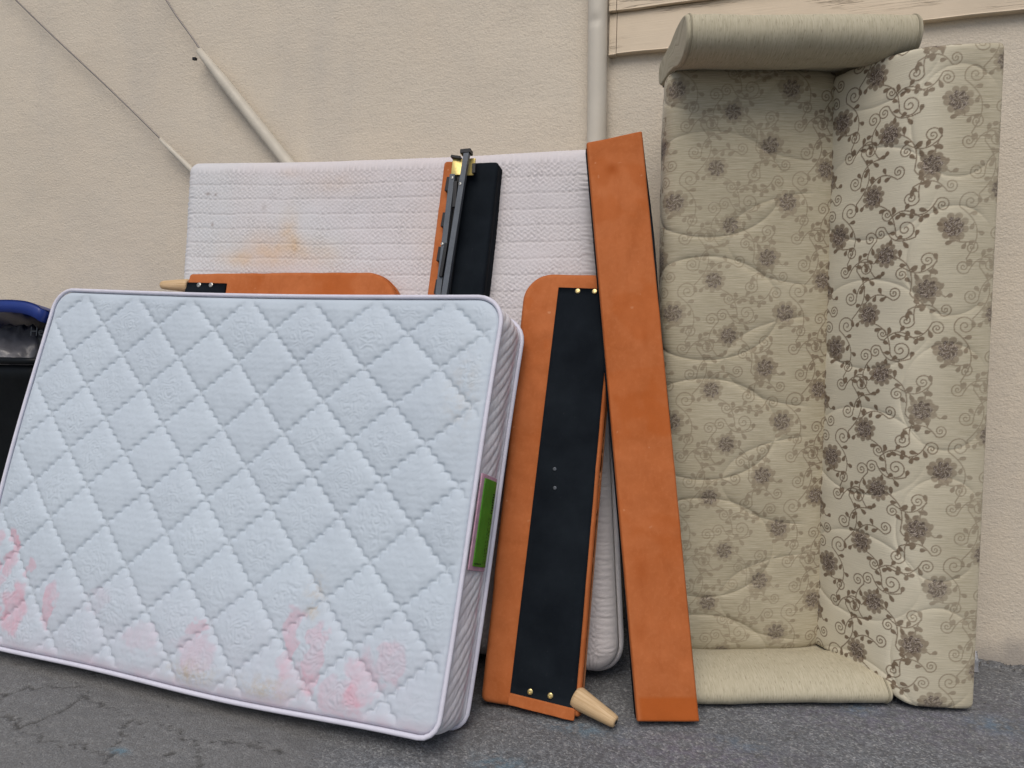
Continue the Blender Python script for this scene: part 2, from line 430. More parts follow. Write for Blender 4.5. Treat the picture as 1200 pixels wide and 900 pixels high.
tag(ground, kind='structure')

# loose grit along the foot of the wall and on the asphalt
V = []; F = []
for k in range(900):
    if k < 420: x, y = rnd.uniform(-1.2, 1.2), -abs(rnd.gauss(0, .035)) - .006
    else: x, y = rnd.uniform(-2.4, 1.1), rnd.uniform(-1.7, -.05)
    r = rnd.uniform(.0015, .0045) if k >= 420 else rnd.uniform(.002, .007)
    b = len(V)
    ang = rnd.uniform(0, 6.28)
    for q in ((1, 0, .2), (-.5, .9, .1), (-.6, -.8, .15), (.1, .1, 1.1), (0, 0, -.5)):
        X = q[0] * math.cos(ang) - q[1] * math.sin(ang); Y = q[0] * math.sin(ang) + q[1] * math.cos(ang)
        V.append((x + X * r * rnd.uniform(.7, 1.3), y + Y * r * rnd.uniform(.7, 1.3), r * .4 + q[2] * r * .8))
    F += [(b, b + 1, b + 3), (b + 1, b + 2, b + 3), (b + 2, b, b + 3), (b + 1, b, b + 4), (b + 2, b + 1, b + 4), (b, b + 2, b + 4)]
tag(mesh('loose_grit', V, np.array(F), GRIT, smooth=False), kind='stuff')

# ------------------------------------------------------------------ building wall
wall = thing('building_wall', 'beige stucco building wall with painted siding boards high on its right side', 'wall', (0, 0, 0))
wx = np.concatenate([np.linspace(-12, -3.6, 8)[:-1], np.linspace(-3.6, 1.6, 140), np.linspace(1.6, 9, 7)[1:]])
wz = np.concatenate([np.linspace(-.15, .3, 30)[:-1], np.linspace(.3, 2.7, 60), np.linspace(2.7, 4.2, 6)[1:]])
WX, WZ = np.meshgrid(wx, wz, indexing='ij')
WY = noise2(WX, WZ, .7, 31) * .004 + noise2(WX, WZ, 3, 32) * .0012
P = np.stack([WX, WY, WZ], -1).reshape(-1, 3); lp = grid_loop(*WX.shape); bk = P[lp].copy(); bk[:, 1] = .3
i1 = len(P) + np.arange(len(lp))
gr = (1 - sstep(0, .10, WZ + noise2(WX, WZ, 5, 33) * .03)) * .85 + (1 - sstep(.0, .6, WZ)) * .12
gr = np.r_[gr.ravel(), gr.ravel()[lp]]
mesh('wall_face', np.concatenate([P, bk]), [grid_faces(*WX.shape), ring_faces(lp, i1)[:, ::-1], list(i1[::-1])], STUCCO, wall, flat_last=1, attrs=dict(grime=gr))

def siding(zb, zt, x0, x1, n, name, seed):
    # lapped board: thick lower edge, thinner top, slightly wavy lower lip
    xs = np.linspace(x0, x1, n); V = []
    prof = [(-.002, zt), (-.014, zt), (-.016, zt - .004), (-.030, zb + .006), (-.033, zb + .002), (-.031, zb), (.002, zb)]
    for x in xs:
        wv = .0014 * math.sin(x * 7 + seed) + .001 * math.sin(x * 23 + seed * 2)
        for (y, z) in prof: V.append((x, y - (.001 * math.sin(x * 11 + seed) if y < -.02 else 0), z + (wv if z < zb + .01 else 0)))
    k = len(prof); f = []
    for i in range(n - 1):
        for j in range(k):
            f.append((i * k + j, i * k + (j + 1) % k, (i + 1) * k + (j + 1) % k, (i + 1) * k + j))
    return mesh(name, V, [np.array(f)[:, ::-1], list(range(k)), [(n - 1) * k + j for j in range(k)][::-1]], BOARD, wall, smooth=False)
for k in range(4):
    zb = 2.145 + .157 * k
    siding(zb, zb + .1545, -.547, 6.0, 120, 'siding_board', k * 1.7)
    siding(zb - .002, zb + .1525, -.576, -.5495, 3, 'end_block', k)

# ------------------------------------------------------------------ downpipe
dp = thing('downpipe', 'pale grey painted round downpipe fixed upright to the stucco wall', 'pipe', (-.616, -.042, .03))
zz = np.r_[np.linspace(.03, 2.1, 30), np.linspace(2.12, 2.4, 24), np.linspace(2.45, 4.1, 12)]; seg = 24; V = []
for z in zz:
    for k in range(seg):
        a = 2 * math.pi * k / seg; r = .036
        dn = math.exp(-((z - 2.26) / .016) ** 2) * max(0, math.cos(a + math.pi / 2 + .15)) ** 5 * .007
        V.append((-.616 + (r - dn) * math.cos(a), -.042 + (r - dn) * math.sin(a), z))
f = [(i * seg + k, i * seg + (k + 1) % seg, (i + 1) * seg + (k + 1) % seg, (i + 1) * seg + k) for i in range(len(zz) - 1) for k in range(seg)]
mesh('pipe', V, [np.array(f), list(range(seg))[::-1], [(len(zz) - 1) * seg + k for k in range(seg)]], PIPE, dp, flat_last=2)
for z in (.9, 3.0):
    tube('pipe_bracket', [(-.616 + .0385 * math.cos(a), -.042 + .0385 * math.sin(a), z) for a in np.linspace(0, 2 * math.pi, 25)[:-1]], .006, PIPE, dp, 6, True)

# ------------------------------------------------------------------ stay wires with plastic sleeves
def stay(name, label, top, ps, direction_end, rw, rs, rs2):
    t = thing(name, label, 'cable', tuple(direction_end), 'stay wires slanting down the wall')
    top, ps, e = map(np.array, (top, ps, direction_end))
    up = top + (top - ps) * .9
    pts = np.linspace(up, ps + (e - ps) * .02, 40)
    pts[:, 2] += .006 * np.sin(np.linspace(0, 9, 40)); tube('wire', pts, rw, WIRE, t, 8)
    sp = np.linspace(ps, e, 24); r = np.full(24, rs2); r[:3] = (rs * .62, rs * .8, rs)
    r[3:] = np.linspace(rs, rs2, 21); sv = tube('sleeve', sp, r, SLEEVE, t, 16)
    return t, sv
stay('stay_wire', 'thin stay wire with a short slim pale sleeve at the corner of the textured mattress', (-3.443, -.05, 2.699), (-2.629, -.045, 1.987), (-.9, -.04, .47), .0042, .0145, .016)
_, sv = stay('stay_wire', 'thicker pale plastic sleeved stay wire meeting the textured mattress top halfway along its left part', (-2.564, -.05, 2.587), (-2.400, -.045, 2.352), (-.92, -.045, .63), .0042, .026, .030)
box('bolt', (-2.415, -.058, 2.315), (1, 0, 0), (0, 1, 0), (0, 0, 1), .008, .008, .006, DARK, _)

# ------------------------------------------------------------------ textured mattress against the wall
bTL, bTR, bBR = A3(-2.301, -.27, 1.832), A3(-.580, -.27, 1.770), A3(-.412, -.62, .045)
bBL = A3(-2.215, -.60, .055); BL_, BH_, BT = 1.74, 1.76, .185
nb = np.cross(bTR - bTL, bBL - bTL); nb /= np.linalg.norm(nb); nb = nb if nb[1] < 0 else -nb
def back_map(V):
    u = V[:, :1] / BL_; v = V[:, 1:2] / BH_
    sag = -.012 * np.sin(np.clip(u, 0, 1) * math.pi) * v
    return (bBL * (1 - u) * (1 - v) + bBR * u * (1 - v) + bTL * (1 - u) * v + bTR * u * v) + V[:, 2:3] * nb + sag * A3(0, 0, 1)
def tri(x): return 2 * np.abs(x - np.floor(x + .5))
def knit_h(X, Y, E):
    e = sstep(0, .006, E)
    wv = noise2(X, Y, 3, 41) * .003
    row = (Y + wv) / .0165 + 1.05 * tri(X / .024 + .25 * np.sin(Y * 40)) + .12 * noise2(X, Y, 30, 42, 1)
    h = .0026 * np.sin(2 * math.pi * row)
    g = np.abs(((Y + wv) / .0590 + .5) % 1 - .5) * .0590
    return e * (h * (.75 + .35 * noise2(X, Y, 6, 43)) - .0022 * np.exp(-(g / .0030) ** 2) + .004 * noise2(X, Y, 1.2, 44))
def groove(X, Y, E):
    wv = noise2(X, Y, 3, 41) * .003; g = np.abs(((Y + wv) / .0590 + .5) % 1 - .5) * .0590
    return .38 * np.exp(-(g / .0024) ** 2) * (.6 + .4 * noise2(X, Y, 4, 45))
mb = thing('textured_mattress', 'tall white knit covered mattress with tan stain leaning on the wall behind everything', 'mattress', (-1.3, -.45, 0))
pad('knit_cover', BL_, BH_, BT, (.05, .04, .10, .08), .055, 400, 420, back_map, KNIT, mb, knit_h, dict(
    tan_stain=lambda X, Y, E: np.clip(blob(X, Y, .52, 1.44, .04, .09) + blob(X, Y, .45, 1.37, .08, .06) * .8 + blob(X, Y, .32, 1.35, .10, .03) * .8 + blob(X, Y, .64, 1.37, .10, .06) * .5 + blob(X, Y, .52, 1.70, .05, .02) * .35 + blob(X, Y, .72, 1.66, .15, .06) * .35 + blob(X, Y, .40, 1.40, .22, .07) * .35 + blob(X, Y, 1.15, 1.45, .12, .12) * .25, 0, 1),
    pink_tint=lambda X, Y, E: np.clip(sstep(.25, .7, X + noise2(X, Y, 1, 47) * .3) * .8 + blob(X, Y, .75, 1.72, .5, .04) * .7, 0, 1),
    spot=lambda X, Y, E: np.clip(blob(X, Y, .125, 1.615, .012, .006) + blob(X, Y, .165, 1.612, .006, .006) + blob(X, Y, .155, 1.49, .006, .008) + .4 * blob(X, Y, .40, 1.56, .01, .015), 0, 1) * .7,
    groove=groove), bulge=.012)

# ------------------------------------------------------------------ quilted mattress in front
fTL, fTR, fBR, fBL = A3(-2.611, -.63, 1.282), A3(-.745, -.745, 1.229), A3(-.793, -1.165, .067), A3(-2.625, -1.06, .062)
FL, FH, FT = 1.86, 1.255, .195
nf = np.cross(fTR - fTL, fBL - fTL); nf /= np.linalg.norm(nf); nf = nf if nf[1] < 0 else -nf
def front_map(V):
    u = V[:, :1] / FL; v = V[:, 1:2] / FH
    return (fBL * (1 - u) * (1 - v) + fBR * u * (1 - v) + fTL * (1 - u) * v + fTR * u * v) + V[:, 2:3] * nf - (.010 * np.sin(np.clip(u, 0, 1) * math.pi) + .004 * np.sin(u * 11 + 1) * (1 - v)) * A3(0, 0, 1) + (.012 * np.sin(u * 5 + v * 3) * np.sin(np.clip(v, 0, 1) * math.pi)) * nf
DU, DV = .256, .236
def quilt_cells(X, Y):
    X = X + noise2(X, Y, .9, 51) * .007; Y = Y + noise2(X, Y, 1.0, 52) * .007
    Y = Y - .04 * Y * (1.255 - Y); p = X / DU + Y / DV + .1519; q = X / DU - Y / DV - .3074
    amp = .0190 / DV
    p1 = p - amp * np.abs(np.sin(5 * math.pi * q)); q1 = q + amp * np.abs(np.sin(5 * math.pi * p))
    p1 = p1 + amp * .5; q1 = q1 - amp * .5
    k = 1 / math.hypot(1 / DU, 1 / DV)
    dp = np.abs(p1 - np.round(p1)) * k; dq = np.abs(q1 - np.round(q1)) * k
    return dp, dq, np.abs(p - np.round(p)) * k, np.abs(q - np.round(q)) * k, np.floor(p1), np.floor(q1), p1 - np.floor(p1) - .5, q1 - np.floor(q1) - .5
def quilt_h(X, Y, E):
    dp, dq, dp0, dq0, ip, iq, fp, fq = quilt_cells(X, Y)
    d = np.minimum(dp, dq); sm = dp0 * dq0 / (dp0 + dq0 + 1e-6)
    h = .0060 * (1 - np.exp(-d / .0040)) + .013 * (1 - np.exp(-sm / .030)) - .010
    # embossed roses in about half of the diamonds
    hs = np.sin(ip * 12.9898 + iq * 78.233) * 43758.5453; hs = hs - np.floor(hs)
    cx = (fp + fq) * DU / 2; cy = (fp - fq) * DV / 2
    r = np.hypot(cx, cy + .006); th = np.arctan2(cy, cx)
    sq = np.sin(9 * noise2(X, Y, 9, 58, 2) + 2 * math.pi * r / .021) * np.exp(-(r / .066) ** 4)
    rose = np.sin(2 * math.pi * (r / .016 + .35 * np.sin(3 * th + hs * 6) + th / 6.283 * 2)) * np.exp(-(r / .058) ** 4)
    leafy = np.sin(2 * math.pi * (np.abs(cx) / .014 + cy / .019)) * np.exp(-(r / .062) ** 4)
    em = np.where(hs > .66, .5 * rose + .8 * sq, np.where(hs > .40, .4 * leafy + .7 * sq, .25 * sq)) * sstep(.006, .02, d)
    h = h + em * .0011 + .0007 * noise2(X, Y, 18, 53) + .004 * noise2(X, Y, 1.3, 54)
    return h * sstep(.0, .05, E) - .006 * np.exp(-(E / .012) ** 2)
ST = [(.132, .285, .035, .080, 1.), (.04, .25, .05, .12, 1.), (.236, .26, .025, .022, .8), (.368, .164, .035, .08, .9), (.214, .125, .06, .095, 1.15), (.10, .12, .05, .10, .8), (.58, .20, .05, .05, .25),
      (1.006, .185, .04, .022, .7), (1.017, .105, .085, .07, .45), (.80, .12, .08, .05, .3), (1.345, .19, .035, .11, .75), (1.44, .15, .03, .12, .6), (1.378, .074, .07, .06, .4), (1.607, .11, .06, .09, .6), (1.70, .17, .05, .08, .5), (1.55, .06, .08, .05, .5)]
def pink(X, Y, E):
    w1 = X + noise2(X, Y, 9, 55, 4) * .022; w2 = Y + noise2(X, Y, 9, 56, 4) * .022; s = 0
    for (x, y, rx, ry, a) in ST: s = s + a * (1 - sstep(.70, 1.08, np.hypot((w1 - x) / rx, (w2 - y) / ry)))
    rim = 0
    for (x, y, rx, ry, a) in ST: q = np.hypot((w1 - x) / rx, (w2 - y) / ry); rim = rim + a * np.exp(-((q - .82) / .10) ** 2)
    _, _, _, _, ip, iq, _, _ = quilt_cells(X, Y); hs = np.sin(ip * 7.13 + iq * 31.7) * 917.3; hs = hs - np.floor(hs)
    s = s * (.62 + .52 * hs) + rim * .30 * hs
    return np.clip(s * .80 + .30 * (1 - sstep(0, .05, Y)) + .10 * (1 - sstep(0, .4, Y)), 0, 1)
def dirty(X, Y, E):
    return np.clip(blob(X, Y, 1.02, .05, .09, .03) + blob(X, Y, 1.3, .05, .08, .03) + blob(X, Y, 1.40, .33, .03, .05) * .7 + blob(X, Y, 1.78, .95, .05, .12) * .35 + blob(X, Y, 1.4, .27, .02, .03) * .6, 0, 1)
mf = thing('quilted_mattress', 'white diamond quilted mattress with pink stains and green side label, leaning in front', 'mattress', (-1.7, -1.0, 0))
FR = (.075, .085, .05, .05)
pad('quilted_panel', FL, FH, .03, FR, .012, 600, 410, front_map, QUILT, mf, quilt_h, dict(pink_stain=pink, dirt=dirty))
def outline(L, H, rad, step):
    pts = []
    for (cx, cy, sx, sy, a0), R in zip(((0, 0, 1, 1, math.pi), (L, 0, -1, 1, 1.5 * math.pi), (L, H, -1, -1, 0), (0, H, 1, -1, .5 * math.pi)), (rad[3], rad[2], rad[1], rad[0])):
        for k in range(13):
            a = a0 + k / 12 * math.pi / 2; pts.append((cx + sx * R + R * math.cos(a), cy + sy * R + R * math.sin(a)))
    pts = np.array(pts); cl = np.vstack([pts, pts[:1]]); s = np.r_[0, np.cumsum(np.linalg.norm(np.diff(cl, axis=0), axis=1))]
    n = int(s[-1] / step); t = np.arange(n) / n * s[-1]
    p = np.stack([np.interp(t, s, cl[:, 0]), np.interp(t, s, cl[:, 1])], 1)
    d = np.roll(p, -1, 0) - np.roll(p, 1, 0); nn = np.stack([d[:, 1], -d[:, 0]], 1); nn /= np.linalg.norm(nn, axis=1)[:, None]
    return p, nn, t
op, on, ot = outline(FL, FH, FR, .0045)
K = 44; wv = np.linspace(0, 1, K)
S = np.repeat(ot[:, None], K, 1); W = np.repeat(wv[None, :] * FT, len(op), 0)
dd = ((S - .95 * W) / .042) % 1; dd = np.minimum(dd, 1 - dd) * .030
d2 = (S / .21 - W / .16) % 1; d2 = np.minimum(d2, 1 - d2) * .12
hb = .0042 * (1 - np.exp(-dd / .005)) + .0022 * (1 - np.exp(-d2 / .006)) + .010 * np.sin(math.pi * W / FT) - .008 + .003 * noise2(S, W, 4, 57)
hb *= np.sin(math.pi * np.clip(W / FT, 0, 1)) ** .35
V = np.stack([op[:, 0][:, None] + on[:, 0][:, None] * hb, op[:, 1][:, None] + on[:, 1][:, None] * hb, -.012 - W * (FT - .024) / FT], -1).reshape(-1, 3)
n = len(op); ia = np.arange(n)[:, None] * K + np.arange(K - 1)[None, :]; ib = ((np.arange(n) + 1) % n)[:, None] * K + np.arange(K - 1)[None, :]
sp = np.clip(blob(W, S, .155, 0, .014, 1e6) * 1.0 * (.6 + .5 * noise2(S, W, 3, 58)) + .12 * (noise2(S, W, 2, 59) > .2), 0, 1)
mesh('border', front_map(V), np.stack([ia, ia + 1, ib + 1, ib], -1)  .reshape(-1, 4), BORDER, mf, uv=np.stack([S.ravel(), W.ravel()], 1), attrs=dict(pink_stain=sp.ravel(), dirt=(.1 + 0 * sp).ravel()))
pad('rear_panel', FL, FH, .012, FR, .008, 30, 22, lambda V: front_map(V + A3(0, 0, -FT + .012)), QUILT, mf)
for zz_ in (-.004, -FT + .004):
    o2 = np.c_[op + on * .004, np.full(len(op), zz_)][::4]
    tube('piping', front_map(o2), 0.0072, TAPE, mf, 10, True)
# label sewn to the right border: (x outward, y up, z = depth)
def side_map(V): return front_map(np.stack([FL + .004 + V[:, 2], V[:, 1], -V[:, 0]], 1))
lab = pad('label', .116, .275, .004, (.004,) * 4, .0015, 6, 12, lambda V: side_map(V + A3(.016, .445, .011)), LABEL_PINK, mf)
gl = pad('label_face', .090, .252, .003, (.003,) * 4, .001, 6, 12, lambda V: side_map(V + A3(.036, .457, .0145)), LABEL_GREEN, mf, parent=lab)
V = []; F = []
def dash(x0, x1, y0, y1):
    b = len(V)
    for (x, y) in ((x0, y0), (x1, y0), (x1, y1), (x0, y1)): V.append((x, y, .0152))
    F.append((b, b + 1, b + 2, b + 3))
y = .672
for k in range(4):          # large characters, then two lines of fine print running down the label edge
    dash(.107, .119, y - .012, y - .0085); dash(.107, .119, y - .0035, y); dash(.107, .1105, y - .0085, y - .0035) if k % 2 else dash(.1155, .119, y - .0085, y - .0035); y -= .0155
for x in (.100, .112):
    y = .60
    while y > .475:
        l = rnd.uniform(.003, .010); dash(x, x + rnd.uniform(.002, .0045), y - l, y); y -= l + rnd.uniform(.0015, .008)
y = .464
for k in range(5): dash(.04 + k * .01, .046 + k * .01, .463, .467)
pr = mesh('fine_print', side_map(np.array(V)), np.array(F), PRINT, mf, smooth=False, parent=lab); pr['kind'] = 'stuff'

# ------------------------------------------------------------------ orange bed / sofa panels
def screw(name, c, n, r, mat, root, parent=None):
    n = np.array(n); n = n / np.linalg.norm(n); u = np.cross(n, A3(0, 0, 1)); u /= np.linalg.norm(u); v = np.cross(n, u); c = np.array(c)
    V = []; seg = 12
    for (rr, h) in ((r, 0), (r, .001), (r * .75, .0022), (r * .42, .0026), (r * .36, .0006)):
        for k in range(seg):
            a = 6.2832 * k / seg; V.append(c + rr * (math.cos(a) * u + math.sin(a) * v) + h * n)
    f = [(i * seg + k, i * seg + (k + 1) % seg, (i + 1) * seg + (k + 1) % seg, (i + 1) * seg + k) for i in range(4) for k in range(seg)]
    F = [np.array(f), list(range(seg))[::-1], [4 * seg + k for k in range(seg)]]
    return mesh(name, V, F, mat, root, parent=parent, smooth=False)

def inset(name, quad, mapf, mat, root, z=.004, nx=14, ny=50, wr=.0012, seed=3):
    """cloth panel stretched in a quad of the panel's own plane; quad bl, br, tr, tl"""
    q = [np.array(k) for k in quad]; u = np.linspace(0, 1, nx); v = np.linspace(0, 1, ny); U, Vv = np.meshgrid(u, v, indexing='ij')
    X = q[0][0] * (1 - U) * (1 - Vv) + q[1][0] * U * (1 - Vv) + q[2][0] * U * Vv + q[3][0] * (1 - U) * Vv
    Y = q[0][1] * (1 - U) * (1 - Vv) + q[1][1] * U * (1 - Vv) + q[2][1] * U * Vv + q[3][1] * (1 - U) * Vv
    ed = np.minimum(np.minimum(U, 1 - U) * nx, np.minimum(Vv, 1 - Vv) * ny)
    Z = z + wr * noise2(X, Y * .35, 9, seed) * np.minimum(ed, 1) - .0025 * (ed < .5) + .0045 * np.exp(-((X - (q[0][0] + .025) - .02 * (Y - .3)) / .006) ** 2) * np.exp(-((Y - .52) / .22) ** 2)
    P = np.stack([X, Y, Z], -1).reshape(-1, 3); lp = grid_loop(nx, ny); b = P[lp].copy(); b[:, 2] = -.004; i1 = len(P) + np.arange(len(lp))
    W_ = np.concatenate([P, b])
    return mesh(name, mapf(W_), [grid_faces(nx, ny), ring_faces(lp, i1)[:, ::-1], list(i1[::-1])], mat, root, flat_last=1, uv=W_[:, :2])

def taper_leg(p0, p1, r0, r1, root, name='leg'):
    p0 = np.array(p0, float); p1 = np.array(p1, float); t = np.linspace(0, 1, 14); pts = p0 + (p1 - p0) * t[:, None]
    r = r0 + (r1 - r0) * t; r[0] *= .93; r[-1] *= .9
    pts = np.vstack([pts[:1] - (p1 - p0) * .01, pts, pts[-1:] + (p1 - p0) * .012]); r = np.r_[r[0] * .8, r, r[-1] * .75]
    lg = tube(name, pts, r, WOOD, root, 18)
    d = (p1 - p0) / np.linalg.norm(p1 - p0); screw('foot_pin', p1 + (p1 - p0) * .0125, d, r1 * .38, DARK, root, parent=lg)
    return lg

# upright side panel with the black lining
c_o, c_a, c_v, c_n = A3(-.786, -.844, .02), A3(.998, .057, -.036), A3(.019, .273, .962), A3(.065, -.960, .272)
cm = frame_map(c_o + c_n * 0, c_a, c_v, c_n)
pc = thing('orange_side_panel', 'orange suede panel with long black lining and wooden leg at its bottom right', 'furniture panel', (-.64, -.8, 0), 'orange suede furniture panels')
def brushed0(X, Y, E): return np.clip(.35 * (noise2(X, Y, 4, 61) > .25) * sstep(.2, .6, noise2(X, Y, 2, 62)), 0, 1)
pad('suede_cover', .300, 1.352, .075, (.095, .012, .008, .02), .016, 40, 130, cm, SUEDE, pc, lambda X, Y, E: .004 * noise2(X, Y, 2.5, 63) + .0015 * noise2(X, Y, 8, 64),
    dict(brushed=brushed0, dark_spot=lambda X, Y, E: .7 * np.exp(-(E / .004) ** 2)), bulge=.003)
lining = inset('black_lining', [(.090, .040), (.286, .022), (.290, 1.300), (.118, 1.302)], cm, BLACK, pc, .0095)
for (x, y, mt) in ((.183, 1.290, BRASS), (.238, 1.290, BRASS), (.162, .712, STEEL), (.168, .654, STEEL), (.151, .052, BRASS), (.212, .050, BRASS)):
    screw('screw', cm(np.array([[x, y, .0105]]))[0], c_n, .0085 if mt is BRASS else .006, mt, pc)
# folded suede hem under the lining and the staple strip at the right edge
pad('hem', .200, .034, .008, (.006,) * 4, .003, 30, 6, lambda V: cm(np.c_[V[:, 0] + .088, V[:, 1] + .006 - V[:, 0] * .075, V[:, 2] + .014]), SUEDE, pc, lambda X, Y, E: .002 * noise2(X, Y, 14, 66))
taper_leg((-.502, -.800, .058), (-.378, -.838, .021), .034, .0185, pc)

# wide panel lying behind the quilted mattress
a_o, a_a, a_v, a_n = A3(-2.178, -.42, 1.292), A3(1, -.023, -.015), A3(.021, .277, .961), A3(-.018, -.961, .278)
am = frame_map(a_o - a_v * 1.285, a_a, a_v, a_n)
pa = thing('orange_wide_panel', 'wide orange suede panel with rounded corner peeking over the quilted mattress top', 'furniture panel', (-1.7, -.78, 0), 'orange suede furniture panels')
pad('suede_cover', .955, 1.350, .065, (.012, .16, .05, .012), .016, 90, 110, lambda V: am(V + A3(-.012, 0, 0)), SUEDE, pa, lambda X, Y, E: .004 * noise2(X, Y, 2.5, 71) + .002 * noise2(X, Y, 8, 72),
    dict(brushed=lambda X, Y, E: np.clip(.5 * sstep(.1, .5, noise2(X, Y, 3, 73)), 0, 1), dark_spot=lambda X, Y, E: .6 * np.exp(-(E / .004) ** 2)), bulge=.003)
inset('black_lining', [(-.004, .03), (.185, .03), (.187, 1.303), (-.006, 1.308)], am, BLACK, pa, .009, seed=9)
for (x, y) in ((.060, 1.299), (.118, 1.299), (.06, .06), (.12, .06)):
    screw('screw', am(np.array([[x, y - .003, .0095]]))[0], a_n, .0095, ZINC, pa)
taper_leg(am(np.array([[-.004, 1.300, -.010]]))[0], am(np.array([[-.135, 1.3005, -.004]]))[0], .027, .017, pa)

# narrow black backed panel with the folding mechanism
b_o, b_a, b_v, b_n = A3(-1.11, -.46, 1.254), A3(.999, 0, -.040), A3(.039, .246, .969), A3(.010, -.969, .246)
BB = 1.262
bm_ = frame_map(b_o - b_v * BB, b_a, b_v, b_n)
pb = thing('hinged_panel', 'narrow orange and black panel carrying a grey steel folding mechanism', 'furniture panel', (-1.05, -.75, 0), 'orange suede furniture panels')
pad('black_body', .200, BB + .488, .075, (.014, .012, .01, .01), .012, 26, 150, lambda V: bm_(V + A3(0, 0, 0) + np.c_[-.012 * V[:, 1] / 1.75, 0 * V[:, 1], 0 * V[:, 1]]), BLACK, pb, lambda X, Y, E: .002 * noise2(X, Y, 6, 75),
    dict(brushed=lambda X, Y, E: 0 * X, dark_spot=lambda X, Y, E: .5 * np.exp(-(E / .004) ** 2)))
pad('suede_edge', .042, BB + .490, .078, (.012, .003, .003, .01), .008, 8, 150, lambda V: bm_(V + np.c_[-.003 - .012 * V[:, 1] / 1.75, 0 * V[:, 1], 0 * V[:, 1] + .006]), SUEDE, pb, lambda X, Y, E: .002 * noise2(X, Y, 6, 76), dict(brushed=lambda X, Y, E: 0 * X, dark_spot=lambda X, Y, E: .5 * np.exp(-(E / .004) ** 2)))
def bpt(x, y, z): return bm_(np.array([[x, BB + y, z]]))[0]
def bar(name, p, q, wd, th, z, mat, parent=None):
    P0, P1 = bpt(p[0], p[1], z), bpt(q[0], q[1], z); d = P1 - P0; L = np.linalg.norm(d); d /= L; s = np.cross(d, b_n)
    return box(name, (P0 + P1) / 2, d, s, b_n, L / 2, wd / 2, th / 2, mat, pb, .0015, parent)
arm1 = bar('steel_arm', (.040, .425), (.052, -.45), .020, .018, .034, STEEL)
arm2 = bar('steel_arm', (.089, .497), (.064, -.42), .020, .018, .050, STEEL)
bar('mounting_rail', (.056, .46), (.056, -.5), .050, .012, .016, DARK)
pl = pad('brass_plate', .086, .062, .004, (.004,) * 4, .0015, 8, 8, lambda V: bm_(V + A3(.028, BB + .427, .026)), YELLOW, pb, lambda X, Y, E: .003 * np.sin(X * 70 + Y * 30))
for (x, y) in ((.019, .394), (.022, .262), (.023, .137), (.030, .019)): bar('clip', (x + .001, y + .028), (x - .001, y - .024), .014, .022, .016, DARK)
bar('end_cap', (.066, .500), (.104, .503), .015, .03, .046, DARK); bar('end_cap', (.024, .494), (.060, .488), .010, .02, .030, DARK)
bar('spring_catch', (.112, .466), (.116, .43), .012, .012, .03, DARK)
bar('pivot_link', (.058, .395), (.066, .30), .014, .012, .044, DARK); bar('pivot_link', (.055, .17), (.050, .05), .012, .012, .046, DARK)
for (x, y, z) in ((.042, .410, .044), (.038, .168, .045), (.052, .10, .045), (.082, .38, .060), (.047, .06, .045)): screw('rivet', bpt(x, y, z - .001), b_n, .0055, ZINC, pb)

# long narrow panel in front
d_o, d_a, d_n = A3(-.320, -.811, .010), A3(.95, .312, 0), A3(.302, -.919, .255)
d_v0 = A3(-.080, .242, .967)
dq = [A3(0, -.012), A3(.178, -.012), A3(.070, 1.813), A3(-.113, 1.774)]      # bl, br, tr, tl in the panel's plane
d_o = A3(-.320, -.811, .030)
DL, DH = .185, 1.80
def dm(V):
    u = V[:, :1] / DL; v = V[:, 1:2] / DH
    q = dq[0] * (1 - u) * (1 - v) + dq[1] * u * (1 - v) + dq[2] * u * v + dq[3] * (1 - u) * v
    return d_o + q[:, :1] * d_a + q[:, 1:2] * d_v0 + V[:, 2:3] * d_n
pd = thing('orange_rail_panel', 'long narrow orange suede panel standing upright between black lined panel and sofa', 'furniture panel', (-.25, -.72, 0), 'orange suede furniture panels')
pad('suede_cover', DL, DH, .020, (.006, .006, .004, .004), .008, 34, 200, dm, SUEDE, pd, lambda X, Y, E: .003 * noise2(X, Y, 2.5, 81) + .001 * noise2(X, Y, 10, 82),
    dict(brushed=lambda X, Y, E: np.clip((1 - sstep(.066, .070, Y)) * sstep(.008, .016, X) * .85 + .35 * sstep(.15, .5, noise2(X, Y, 3, 83)) * sstep(.4, .5, Y) + .25 * (sstep(.80, .82, Y) - sstep(1.02, 1.03, Y)), 0, 1),
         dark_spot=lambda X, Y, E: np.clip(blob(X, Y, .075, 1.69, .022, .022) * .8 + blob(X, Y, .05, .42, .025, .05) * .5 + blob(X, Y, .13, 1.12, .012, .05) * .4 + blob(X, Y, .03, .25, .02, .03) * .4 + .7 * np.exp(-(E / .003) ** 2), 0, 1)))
pad('black_backing', DL + .004, DH - .012, .036, (.006,) * 4, .006, 10, 60, lambda V: dm(V + np.c_[.007 * np.exp(-((V[:, 1] - 1.45) / .22) ** 2) * (V[:, 0] > .1), 0 * V[:, 1] + .004, 0 * V[:, 1] - .0205]), BLACK, pd, bulge=.004)

# ------------------------------------------------------------------ floral sofa on its end
Rv = A3(math.cos(YAW), math.sin(YAW), 0); Fh = A3(-math.sin(YAW), math.cos(YAW), 0); CG = A3(0, -2.93, 0)
def sofa_map(R, Zd, z): return CG + np.asarray(R)[..., None] * Rv + np.asarray(Zd)[..., None] * Fh + np.asarray(z)[..., None] * A3(0, 0, 1)
so = thing('floral_sofa', 'beige sofa with brown floral fabric and rolled arms standing on its end', 'sofa', tuple(sofa_map(.8, 2.5, 0)))

